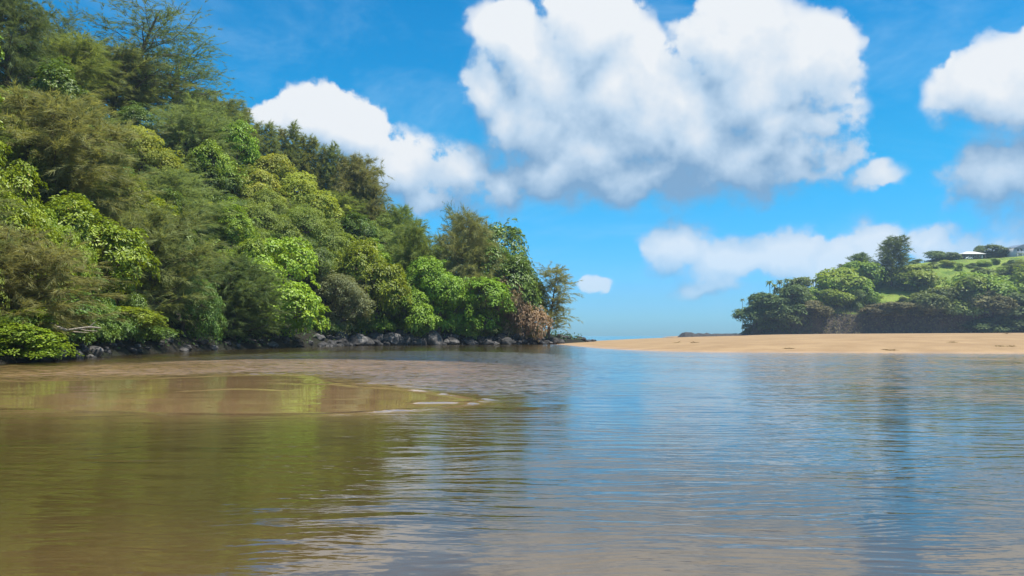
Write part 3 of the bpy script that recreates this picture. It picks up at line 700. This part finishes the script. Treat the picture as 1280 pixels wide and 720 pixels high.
# the wood goes on up river along the same bank
for i, (px, top) in enumerate([(-85,300),(-80,200),(-85,110),(-80,20),(-150,290),(-160,190),(-150,90),(-155,0),(-250,300),(-250,180),(-260,70),(-250,-30),(-110,40),(-110,150),(-205,130),(-200,240)]):
    kd, mt = [('sml','mid'),('iro','iron'),('alm','broad'),('kuk','bright'),('iro','irong')][i % 5]
    put('H', kd, mt, px, 6.5, top, 130, {'sml': 'olive small leaved tree', 'iro': 'feathery tree', 'alm': 'glossy tree', 'kuk': 'fresh green tree'}[kd] + ' in the wood up river from the drooping tan feathery tree', group='trees up river along the bank')
for px, top, w in [(196,150,70),(262,170,56),(118,140,80),(88,205,80),(300,318,52),(556,292,40),(392,318,46),(474,244,40),(30,120,80),(345,250,44)]:
    o_ = put('H', 'air', 'iron' if px % 4 else 'irong', px, 8.5, top, w, 'wispy tree', group='wispy trees above the canopy')
    o_['label'] = 'thin wispy feathery tree rising through the canopy next to the ' + nearby(o_.location.x, o_.location.y)
# low shrubs along the foot of the slope
for i in range(34):
    px = 20 + i * 19.5
    if 195 < px < 400: continue                      # deep shade under the overhanging crowns
    x, y = on_hill_s(px, (.7 if px < 400 else 2.4) + (i * 37 % 10) * .18)
    plant('shrub', 'bus', ['deep','mid','deep','bright'][i % 4] if px > 380 else 'deep', float(x), float(y), float(hill_h(np.array([x]), np.array([y]))[0]) - .1,
          3.4 + (i * 13 % 7) * .35, 2.2 + (i * 7 % 5) * .4, 'low shrub at the foot of the slope near the ' + nearby(x, y), 'shrub', 'shrubs along the bank')

# bare limb reaching over the water
tree = next(o for o in C.objects if o.get('label', '').startswith('low glossy tree leaning'))
def scr(px, py, d): return np.array([(px - 640) / F * d, d, EYE + (HZ - py) / F * d])
d0 = 52.
lp = [scr(58, 402, d0 + .5), scr(70, 409, d0), scr(84, 413.5, d0 - .3), scr(98, 411, d0 - .5), scr(112, 409, d0 - .6), scr(126, 410, d0 - .7)]
parts = [tube(lp, [.13, .12, .10, .085, .065, .04], 7), tube([lp[3], scr(108, 413.5, d0 - .7), scr(122, 414, d0 - .9)], [.05, .04, .02], 5),
         tube([lp[2], scr(95, 415, d0 - .2), scr(110, 416, d0 - .2)], [.05, .035, .02], 5), tube([lp[4], scr(116, 405, d0 - .6), scr(120, 402, d0 - .6)], [.04, .03, .015], 5), tube([scr(26, 398, 50.5), scr(42, 397, 51.5), lp[0]], [.12, .11, .09], 7)]
v, f = joinm(parts); Minv = np.array((Matrix.Translation(tree.location) @ tree.rotation_euler.to_matrix().to_4x4() @ Matrix.Diagonal(tree.scale.to_4d())).inverted())
v = (np.c_[v, np.ones(len(v))] @ Minv.T)[:, :3]
tag(link('bare_limb', mesh('bare_limb', v, f, M['pale_bark'], True), tree), 'bare pale limb reaching out over the water')

# undergrowth that nobody could count
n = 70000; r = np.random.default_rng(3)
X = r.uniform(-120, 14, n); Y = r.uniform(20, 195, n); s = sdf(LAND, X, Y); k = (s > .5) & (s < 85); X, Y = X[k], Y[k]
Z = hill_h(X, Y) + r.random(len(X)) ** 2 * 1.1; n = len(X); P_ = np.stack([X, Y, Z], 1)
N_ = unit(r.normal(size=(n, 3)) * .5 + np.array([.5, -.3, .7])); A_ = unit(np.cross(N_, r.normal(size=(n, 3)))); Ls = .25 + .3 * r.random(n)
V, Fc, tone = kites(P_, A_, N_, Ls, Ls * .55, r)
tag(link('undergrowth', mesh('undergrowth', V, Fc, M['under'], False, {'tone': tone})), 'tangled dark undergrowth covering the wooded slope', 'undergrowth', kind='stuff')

# ------------------------------------------------------------------ boulders
def rock(seed, cuts=15):
    import bmesh
    bm = bmesh.new(); bmesh.ops.create_icosphere(bm, subdivisions=4, radius=1); r = np.random.default_rng(seed)
    N = unit(r.normal(size=(cuts, 3))); D = .60 + .36 * r.random(cuts)
    for v in bm.verts:
        d = np.array(v.co); d /= np.linalg.norm(d); q = N @ d; q = np.where(q > .05, D / np.maximum(q, .05), 9); rr = min(1.0, q.min())
        nv = mnoise.fractal(Vector(d) * 2.3 + Vector((seed, 0, 0)), .8, 2.1, 4)
        v.co = Vector(d * rr * (1 + .07 * nv))
    me = bpy.data.meshes.new('boulder'); bm.to_mesh(me); bm.free(); me.materials.append(M['rock'])
    for p_ in me.polygons: p_.use_smooth = True
    return me
ROCK = [rock(200 + i) for i in range(7)]
def boulder(x, y, z, sx, sy, sz, mat, label, group=None, rot=0., k=0, tilt=0.):
    o = link('boulder', ROCK[k % 7]); o.location = (x, y, z); o.scale = (sx, sy, sz); o.rotation_euler = (tilt, tilt * .6, rot)
    o.material_slots[0].link = 'OBJECT'; o.material_slots[0].material = M[mat]
    return tag(o, label, 'boulder', group)
def bank_at(px):
    x, y = on_hill_s(px, 0.); return float(x), float(y)
# the ones that stand out
for px, py, wpx, hpx, mt, lab, off in [
   (541,431,30,20,'rock_pale','pointed grey boulder with a pale rim, tallest at the water', .1),
   (516,431,26,9,'rock_pale','long low grey boulder beside the pointed grey boulder', .2),
   (487,430.5,34,12,'rock_pale','broad rounded grey boulder near the grass tuft', .4),
   (500,428,20,14,'rock','dark upright boulder behind the broad rounded grey boulder', 1.4),
   (566,431,20,8,'rock_pale','small grey boulder at the waterline beside the pointed one', -.1),
   (455,431,26,10,'rock','dark flat boulder under the spreading glossy tree', .2),
   (428,432,22,9,'rock','flat dark boulder below the thin pale trunk', .1),
   (340,434,20,7,'rock_pale','low pale boulder in the shade below the lime tree', .3),
   (229,438,14,5,'rock_pale','small rounded pale boulder alone at the shaded waterline', -.2),
   (96,446,15,13,'rock_pale','grey triangular boulder in the shade under the low bough', .1),
   (118,445,24,13,'rock_pale','large lumpy grey boulder in the shade beside the triangular one', .2),
   (133,444,12,9,'rock','small dark boulder leaning on the large lumpy grey one', .3),
   (673,427,7,11,'rock_red','reddish brown upright stone among the black rocks of the point', .8)]:
    x, y = on_hill_s(px, off); x, y = float(x), float(y); w = wpx / F * y; h = hpx / F * y
    z0 = max(-.1, float(hill_h(np.array([x]), np.array([y]))[0]) - .3)
    boulder(x, y, z0 + h * .30, w * .56, w * .5, h * .80, mt, lab, None, px * .7, int(px), .1 * math.sin(px))
r = np.random.default_rng(17); k = 0
for px in np.arange(398, 742, 3.4):
    for row in range(2):
        if row and r.random() < .35: continue
        pp = px + r.normal() * 2; off = -.35 + r.random() * .8 + row * 1.5
        if pp < 700: x, y = on_hill_s(pp, off)
        else: y = 162 + (pp - 700) * .35 + r.random() * 5 + row * 3; x = (pp - 640) / F * y
        x, y = float(x), float(y); w = (.42 + .95 * r.random() ** 2.0) * (1.0 if pp < 690 else .8)
        z0 = float(max(hill_h(np.array([x]), np.array([y]))[0], ground_h(np.array([x]), np.array([y]))[0], -.15))
        mt = 'rock_pale' if (r.random() < .22 and pp < 690) else 'rock'
        boulder(x, y, z0 + w * .10, w * (1 + .4 * r.random()), w, w * (.55 + .4 * r.random()), mt,
                ('weathered grey' if mt == 'rock_pale' else 'rough black basalt') + ' boulder in the rocky edge below the ' + nearby(x, y) if pp < 690 else 'black basalt rock of the low point behind the sand tip',
                'boulders edging the wooded bank' if pp < 690 else 'black rocks of the low point', r.random() * 6.3, k, r.normal() * .2); k += 1
for px in np.arange(60, 398, 9.):
    pp = px + r.normal() * 3; x, y = on_hill_s(pp, -.1 + r.random() * 1.2); x, y = float(x), float(y); w = .25 + .4 * r.random() ** 1.5
    z0 = max(-.1, float(hill_h(np.array([x]), np.array([y]))[0]))
    boulder(x, y, z0 + w * .1, w * (1 + .5 * r.random()), w, w * .7, 'rock' if r.random() < .7 else 'rock_pale', 'small stone in the deep shade below the ' + nearby(x, y), 'stones along the shaded bank', r.random() * 6.3, k); k += 1

# grass tufts on the bank
def tuft(px, s, n, wid, hh, label):
    x, y = on_hill_s(px, s); zb = float(hill_h(np.array([x]), np.array([y]))[0]); r = np.random.default_rng(int(px))
    P_ = np.stack([r.normal(size=n) * wid * .4, r.normal(size=n) * .5, np.zeros(n) + r.random(n) * .5], 1)
    D_ = unit(np.stack([r.normal(size=n) * .5, r.normal(size=n) * .5, np.ones(n)], 1))
    V, Fc, tone = blades(P_, D_, hh * (.5 + r.random(n)), np.full(n, .06), r)
    o = link('grass_tuft', mesh('grass_tuft', V, Fc, M['grass'], False, {'tone': tone})); o.location = (float(x), float(y), zb - .05); tag(o, label, 'grass')
tuft(511, 1.6, 1500, 2.6, .8, 'yellow green grass tuft behind the long low grey boulder')
tuft(648, 2.2, 1300, 4.0, .7, 'yellowish grass patch below the pinkish dry shrub')
tuft(585, 2.4, 900, 3.0, .7, 'dry grass patch under the tan feathery tree')

# ------------------------------------------------------------------ headland plants, palms, houses
DH = np.arange(400, 640, 1.0)
def on_head(px, py):
    """where a line of sight meets the headland"""
    X = (px - 640) / F * DH; h = head_h(X, DH); ok = h >= (HZ - py) / F * DH + EYE
    i = int(np.argmax(ok)) if ok.any() else int(np.argmax((h - EYE) / DH)); return float(X[i]), float(DH[i]), float(h[i])
def far(kind, mat, px, base, top, wpx, label, group=None, name=None):
    x, y, h = on_head(px, base)
    if 'skyline' in label or 'house' in label and base < 330: y += 16; x = (px - 640) / F * y; h = float(head_h(np.array([x]), np.array([y]))[0])
    H = max(2.0, (base - top) / F * y + .4)
    return plant(name or NAME[kind], kind, mat, x, y, h - .5, wpx / F * y * 1.12, H * 1.08 + .5, label, 'tree' if H > 4.5 else 'shrub', group)
HT = [
 ('fiw','fard', 1115,357,302,34,'tall dark feathery tree standing alone above the grass terrace'),
 ('fiw','fard', 1074,352,320,26,'feathery tree behind the round green trees left of the terrace'),
 ('fiw','fard', 1058,350,326,20,'thin feathery tree beside the other one behind the round green trees'),
 ('con','fard', 1028,352,333,9,'narrow dark spire tree near the palms'),
 ('fiw','fard', 1037,352,329,17,'thin wispy tree beside the narrow spire tree'),
 ('far','farb', 1052,372,338,50,'bright round tree at the left of the grass terrace'),
 ('far','far',  1078,362,331,46,'round green tree under the feathery tree left of the terrace'),
 ('far','farb', 1030,378,352,40,'low bright tree above the cliff near the palms'),
 ('far','far',  1080,378,352,30,'round tree at the edge of the grass terrace'),
 ('far','far',  1045,384,364,36,'bush on the cliff top below the bright round tree'),
 ('far','fard', 1071,386,366,18,'dark shrub on the edge of the cliff beside the terrace'),
 ('far','fard', 1000,372,350,34,'dark tree below the row of palms'),
 ('far','fard', 1175,326,313,34,'dark tree on the skyline left of the pale roofed house'),
 ('far','fard', 1190,327,318,16,'small tree on the skyline beside the pale roofed house'),
 ('far','fard', 1145,329,323,14,'low bush on the skyline between the tall tree and the skyline tree'),
 ('far','fard', 1228,322,306,18,'dark tree behind the pale roofed house'),
 ('far','fard', 1243,322,306,30,'round dark tree between the two houses'),
 ('far','fard', 1258,320,309,22,'dark tree beside the blue roofed house'),
 ('far','far',  1148,362,334,52,'broad green tree above the terrace'),
 ('far','fard', 1130,362,345,30,'bush at the back of the grass terrace'),
 ('far','far',  1206,388,352,54,'large green tree at the right end of the grass terrace'),
 ('far','fard', 1170,394,366,46,'dark tree below the large green one'),
 ('far','far',  1225,384,346,56,'green tree in the thicket on the slope'),
 ('far','fard', 1268,354,334,42,'dark tree on the slope below the blue roofed house'),
 ('far','fard', 1225,362,340,36,'dark tree in a hollow of the slope'),
 ('far','far',  1268,380,348,56,'big tree in the thicket at the right of the slope'),
 ('far','far',  1300,380,336,70,'big tree at the far end of the thicket'),
 ('far','fard', 1205,396,372,40,'low tree above the brown cliff'),
 ('far','scrub',1240,394,366,50,'olive brown scrubby tree above the cliff end'),
 ('far','scrubg',1275,398,372,50,'olive green scrubby tree over the cliff end'),
 ('far','scrubg',1262,416,392,56,'low green scrub mound where the cliff meets the sand'),
 ('far','scrubg',1232,417,402,44,'low green scrub mound at the cliff foot'),
 ('far','scrub',1155,398,384,34,'dry bush on the brown cliff edge'),
 ('far','scrub',1120,396,382,40,'dry bush under the grass terrace'),
 ('far','scrub',1095,394,383,30,'small dry bush at the corner of the grass terrace'),
 ('far','scrub',1020,396,380,30,'dry bush on the cliff below the bright trees'),
 ('far','fard', 935,386,372,18,'wind bent shrub on the outer corner of the headland'),
 ('far','fard', 948,376,366,18,'low shrub on the outer slope of the headland'),
 ('far','fard', 985,366,353,30,'shrubs under the palms on the outer slope'),
 ('far','scrubg',958,392,372,44,'dark green thicket on the outer face of the headland'),
 ('far','scrubg',985,392,364,44,'dark green thicket under the palm row'),
 ('far','scrubg',945,408,386,40,'dark thicket low on the outer face of the headland'),
 ('far','scrubg',975,410,390,40,'dark thicket above the sea cave'),
]
for a in HT: far(*a)
for i, (px, base) in enumerate([(1150,338),(1166,334),(1184,332),(1199,338),(1214,334),(1230,332),(1244,330),(1262,334),(1276,330),(1140,343),(1222,342),(1255,341),(1098,372),(1128,378)]):
    far('far', ['far', 'fard', 'farb'][i % 3], px, base, base - 4 - i % 4, 9 + 3 * (i % 3), 'small bush dotted on the grassy slope of the headland', 'bushes on the headland grass', 'shrub')
# palms
def palm_mesh():
    r = np.random.default_rng(5); V_ = []; F_ = []; o = 0; tn = []
    for i in range(15):
        a = i * 2.4; up = .9 - 1.3 * (i / 15); L = 2.6
        pts = [np.array([math.cos(a) * L * t, math.sin(a) * L * t, up * L * t - 1.5 * L * t * t * .55]) for t in np.linspace(0, 1, 6)]
        S = np.array([-math.sin(a), math.cos(a), 0])
        wd = [.08, .42, .52, .46, .30, .04]
        for j, p_ in enumerate(pts):
            V_ += [p_ - S * wd[j] - (0, 0, wd[j] * .5), p_, p_ + S * wd[j] - (0, 0, wd[j] * .5)]; tn += [r.random()] * 3
        for j in range(5):
            b = o + j * 3; F_ += [[b, b + 1, b + 4, b + 3], [b + 1, b + 2, b + 5, b + 4]]
        o += 18
    return mesh('palm_fronds', V_, F_, M['fard'], False, {'tone': tn})
PF = palm_mesh(); PT = mesh('palm_trunk', *tube([(0, 0, -5), (.2, 0, -2.5), (0, 0, 0)], [.24, .18, .14], 6), M['bark'], True)
for i, (px, py, sc_) in enumerate([(962,352,1.0),(968,356,.8),(975,351,1.0),(984,349.5,1.0),(990,350,.9),(996,348,1.1),(1003,347.5,1.0),(1009,347,.9),(1017,350,.9),(971,360,.8),(928,374,.8),(938,371.5,.9)]):
    x, y, h = on_head(px, py + 9); top = (HZ - py) / F * y + EYE; hgt = max(1.8, top - h)
    t = link('palm_tree', None); t.location = (x, y, h); t.rotation_euler = (0, 0, i * 1.3)
    a = link('crown', PF, t); a.location = (0, 0, hgt); a.scale = (sc_,) * 3
    b = link('trunk', PT, t); b.location = (0, 0, hgt); b.scale = (1, 1, (hgt + .4) / 5)
    tag(t, 'small palm in the row along the outer top of the headland' if i < 10 else 'small palm at the low outer corner of the headland', 'palm', 'headland palms' if i < 10 else 'corner palms')

# cliff scrub
n = 70000; r = np.random.default_rng(8); X = r.uniform(108, 330, n); Y = r.uniform(425, 500, n); h = head_h(X, Y); h2 = head_h(X, Y + 1.)
s = sdf(HEAD, X, Y); k = (h > 2.5) & (s < 16) & (vnoise(X, h * 1.5, .07, 3) > -.75); X, Y, h = X[k], Y[k], h[k]; n = len(X)
P_ = np.stack([X, Y - .3, h + r.random(n) * .6], 1); N_ = unit(r.normal(size=(n, 3)) * .5 + np.array([0, -.8, .4])); A_ = unit(np.cross(N_, r.normal(size=(n, 3)))); Ls = .45 + .6 * r.random(n)
gsel = (X < 158)
for nm, sel, mt, lab in (('cliff_scrub', ~gsel, 'scrub', 'dry scrub clinging to the dark brown cliff'), ('cliff_creeper', gsel, 'scrubg', 'dark green creeper covering the outer face of the headland')):
    V, Fc, tone = kites(P_[sel], A_[sel], N_[sel], Ls[sel], Ls[sel] * .6, r)
    tag(link(nm, mesh(nm, V, Fc, M[mt], False, {'tone': tone})), lab, 'scrub', kind='stuff')

# rocks off the headland, seen above the sand
def ledge():
    xs_ = np.linspace(86, 124, 77); ys_ = np.linspace(444, 462, 30)
    def f(X, Y):
        prof = np.interp(X, [86, 89, 91, 94, 97, 103, 110, 124], [-.5, 1.2, 3.2, 3.4, 2.6, 2.9, 2.5, 2.6])
        return prof * sst(Y, 444, 449) * (1 - sst(Y, 457, 462)) + vnoise(X, Y, .5, 4) * .8 - .4
    return mesh('rock_ledge', *grid(xs_, ys_, f), M['rock'], True)
tag(link('rock_ledge', ledge()), 'low black rock ledge running into the sea from the headland', 'rocks')

# houses
def window(par, x0, x1, y, z0, z1):
    fr_ = link('window', mesh('window', *boxm(x0, x1, y - .06, y + .05, z0, z1), M['white']), par)
    link('pane', mesh('pane', *boxm(x0 + .12, x1 - .12, y - .09, y - .02, z0 + .12, z1 - .12), M['glass']), fr_)
def hip(w, d, ov, z, h, ridge, thick=.25):
    a, b = w / 2 + ov, d / 2 + ov
    V = [(-a,-b,z),(a,-b,z),(a,b,z),(-a,b,z),(-a,-b,z+thick),(a,-b,z+thick),(a,b,z+thick),(-a,b,z+thick),(-ridge/2,0,z+h),(ridge/2,0,z+h)]
    Fq = [(0,3,2,1),(0,1,5,4),(1,2,6,5),(2,3,7,6),(3,0,4,7),(4,5,9,8),(6,7,8,9)]
    Ft = [(5,6,9),(7,4,8)]
    me = bpy.data.meshes.new('roof'); me.from_pydata(V, [], Fq + Ft); return me
x, y, h = on_head(1219, 324); y += 6; h = float(head_h(np.array([x]), np.array([y]))[0])
hs1 = link('house', None); hs1.location = (x, y, h + .7); tag(hs1, 'low house with a pale hipped roof and wide eaves on the hilltop', 'house')
w_, d_ = 13., 8.
link('wall', mesh('wall', *boxm(-w_/2, w_/2, -d_/2, d_/2, -3.5, 2.7), M['wall_tan']), hs1)
rf = link('roof', hip(w_, d_, 1.2, 2.7, 2.2, 5.), hs1, M['roof_pale'])
for i in range(5): window(hs1, -5.6 + i * 2.4, -4.2 + i * 2.4, -d_/2, .9, 2.2)
link('door', mesh('door', *boxm(5.2, 6.1, -d_/2 - .08, -d_/2 + .02, 0., 2.1), M['white']), hs1)
for px_ in (-7.2, -2.4, 2.4, 7.2): link('post', mesh('post', *boxm(px_ - .1, px_ + .1, -d_/2 - 1.1, -d_/2 - .9, -3.5, 2.68), M['wall_tan']), hs1)
x, y, h = on_head(1274, 318); y += 5; h = float(head_h(np.array([x]), np.array([y]))[0])
hs2 = link('house', None); hs2.location = (x + 2.5, y, h + .8); hs2.rotation_euler = (0, 0, R(8)); tag(hs2, 'two storey house with blue grey gabled roof and white balcony railing', 'house')
w_, d_ = 11., 9.
link('wall', mesh('wall', *boxm(-w_/2, w_/2, -d_/2, d_/2, -3.5, 4.4), M['wall_white']), hs2)
a, b, z0, z1 = w_/2 + .8, d_/2 + .8, 4.4, 6.6
me = bpy.data.meshes.new('roof'); me.from_pydata([(-a,-b,z0),(a,-b,z0),(a,b,z0),(-a,b,z0),(0,-b,z1),(0,b,z1),(-a,-b,z0+.25),(a,-b,z0+.25),(a,b,z0+.25),(-a,b,z0+.25),(0,-b,z1+.25),(0,b,z1+.25)], [], [(0,3,2,1),(6,10,11,9),(10,7,8,11),(0,1,7,10,6),(2,3,9,11,8),(0,6,9,3),(1,2,8,7)])
link('roof', me, hs2, M['roof_blue'])
for i in range(4): window(hs2, -4.9 + i * 2.55, -3.1 + i * 2.55, -d_/2, 2.2, 3.9)
bal = link('balcony', mesh('balcony', *boxm(-w_/2 - .2, w_/2 + .2, -d_/2 - 1.8, -d_/2 - .02, .9, 1.1), M['white']), hs2)
link('railing', mesh('railing', *boxm(-w_/2 - .2, w_/2 + .2, -d_/2 - 1.82, -d_/2 - 1.74, 1.95, 2.05), M['white']), bal)
for i in range(12): link('baluster', mesh('baluster', *boxm(-w_/2 - .1 + i * 1.0, -w_/2 + .02 + i * 1.0, -d_/2 - 1.81, -d_/2 - 1.75, 1.1, 1.95), M['white']), bal)
for px_ in (-5.4, -1.8, 1.8, 5.4): link('post', mesh('post', *boxm(px_ - .1, px_ + .1, -d_/2 - 1.72, -d_/2 - 1.5, -3.5, .9), M['white']), hs2)
# white car parked below the first house
x, y, h = on_head(1210, 324)
car = link('parked_car', None); car.location = (x, y - 1, float(head_h(np.array([x]), np.array([y - 1]))[0]) + .05); tag(car, 'small white car parked in front of the pale roofed house', 'car')
prof = [(-2.1,.35),(-2.15,.8),(-1.5,.95),(-.9,1.42),(.9,1.45),(1.5,.98),(2.1,.85),(2.12,.35)]
V = [(px_, yy, zz) for yy in (-.85, .85) for px_, zz in prof]; n = len(prof)
me = bpy.data.meshes.new('body'); me.from_pydata(V, [], [tuple(range(n)), tuple(range(2 * n - 1, n - 1, -1))] + [(i, n + i, n + (i + 1) % n, (i + 1) % n) for i in range(n)])
link('body', me, car, M['white'])
link('side_window', mesh('side_window', *boxm(-.8, .8, -.87, -.84, 1.0, 1.34), M['glass']), car)
for wx in (-1.35, 1.35):
    for wy in (-.8, .8): link('wheel', mesh('wheel', *tube([(wx, wy - .12, .33), (wx, wy - .11, .33), (wx, wy + .11, .33), (wx, wy + .12, .33)], [.05, .33, .33, .05], 14), M['tyre']), car)

# ------------------------------------------------------------------ wrack on the sand
for i, (px, py, wpx) in enumerate([(846,428.5,9),(869,428.5,9),(1258,417.5,8),(1255,433,22),(1112,438,10),(1190,428,6),(985,436,7)]):
    # walk up the beach to where it is seen
    dd = np.arange(60, 200, .5); X = (px - 640) / F * dd; zz = ground_h(X, dd); ok = zz >= EYE - (py - HZ) / F * dd; j = int(np.argmax(ok)) if ok.any() else 200
    r = np.random.default_rng(300 + i); n = 40; w = .7 * wpx / F * dd[j]
    P_ = np.stack([r.normal(size=n) * w * .28, r.normal(size=n) * w * .35, r.random(n) * .03], 1); D_ = unit(np.stack([r.normal(size=n), r.normal(size=n), r.normal(size=n) * .06], 1))
    V, Fc, tone = blades(P_, D_, .3 + .4 * r.random(n), np.full(n, .09), r)
    o = link('seaweed_clump', mesh('seaweed_clump', V, Fc, M['weed'], False, {'tone': tone})); o.location = (float(X[j]), float(dd[j]), float(zz[j]))
    tag(o, 'small dry clump of seaweed lying on the sand', 'seaweed', 'seaweed clumps on the beach')

# ------------------------------------------------------------------ haze
m, T, out = newmat('haze_air'); pv = T.new('ShaderNodeVolumePrincipled'); pv.inputs['Color'].default_value = (.62, .80, 1, 1); pv.inputs['Density'].default_value = .00017
pv.inputs['Density Attribute'].default_value = ''; pv.inputs['Anisotropy'].default_value = .2
T.l.new(pv.outputs[0], out.inputs[1])
tag(link('haze', mesh('haze', *boxm(-2250, 2250, -120, 1450, -9, 72), m)), 'thin blue haze over the far headland', 'haze', kind='stuff')
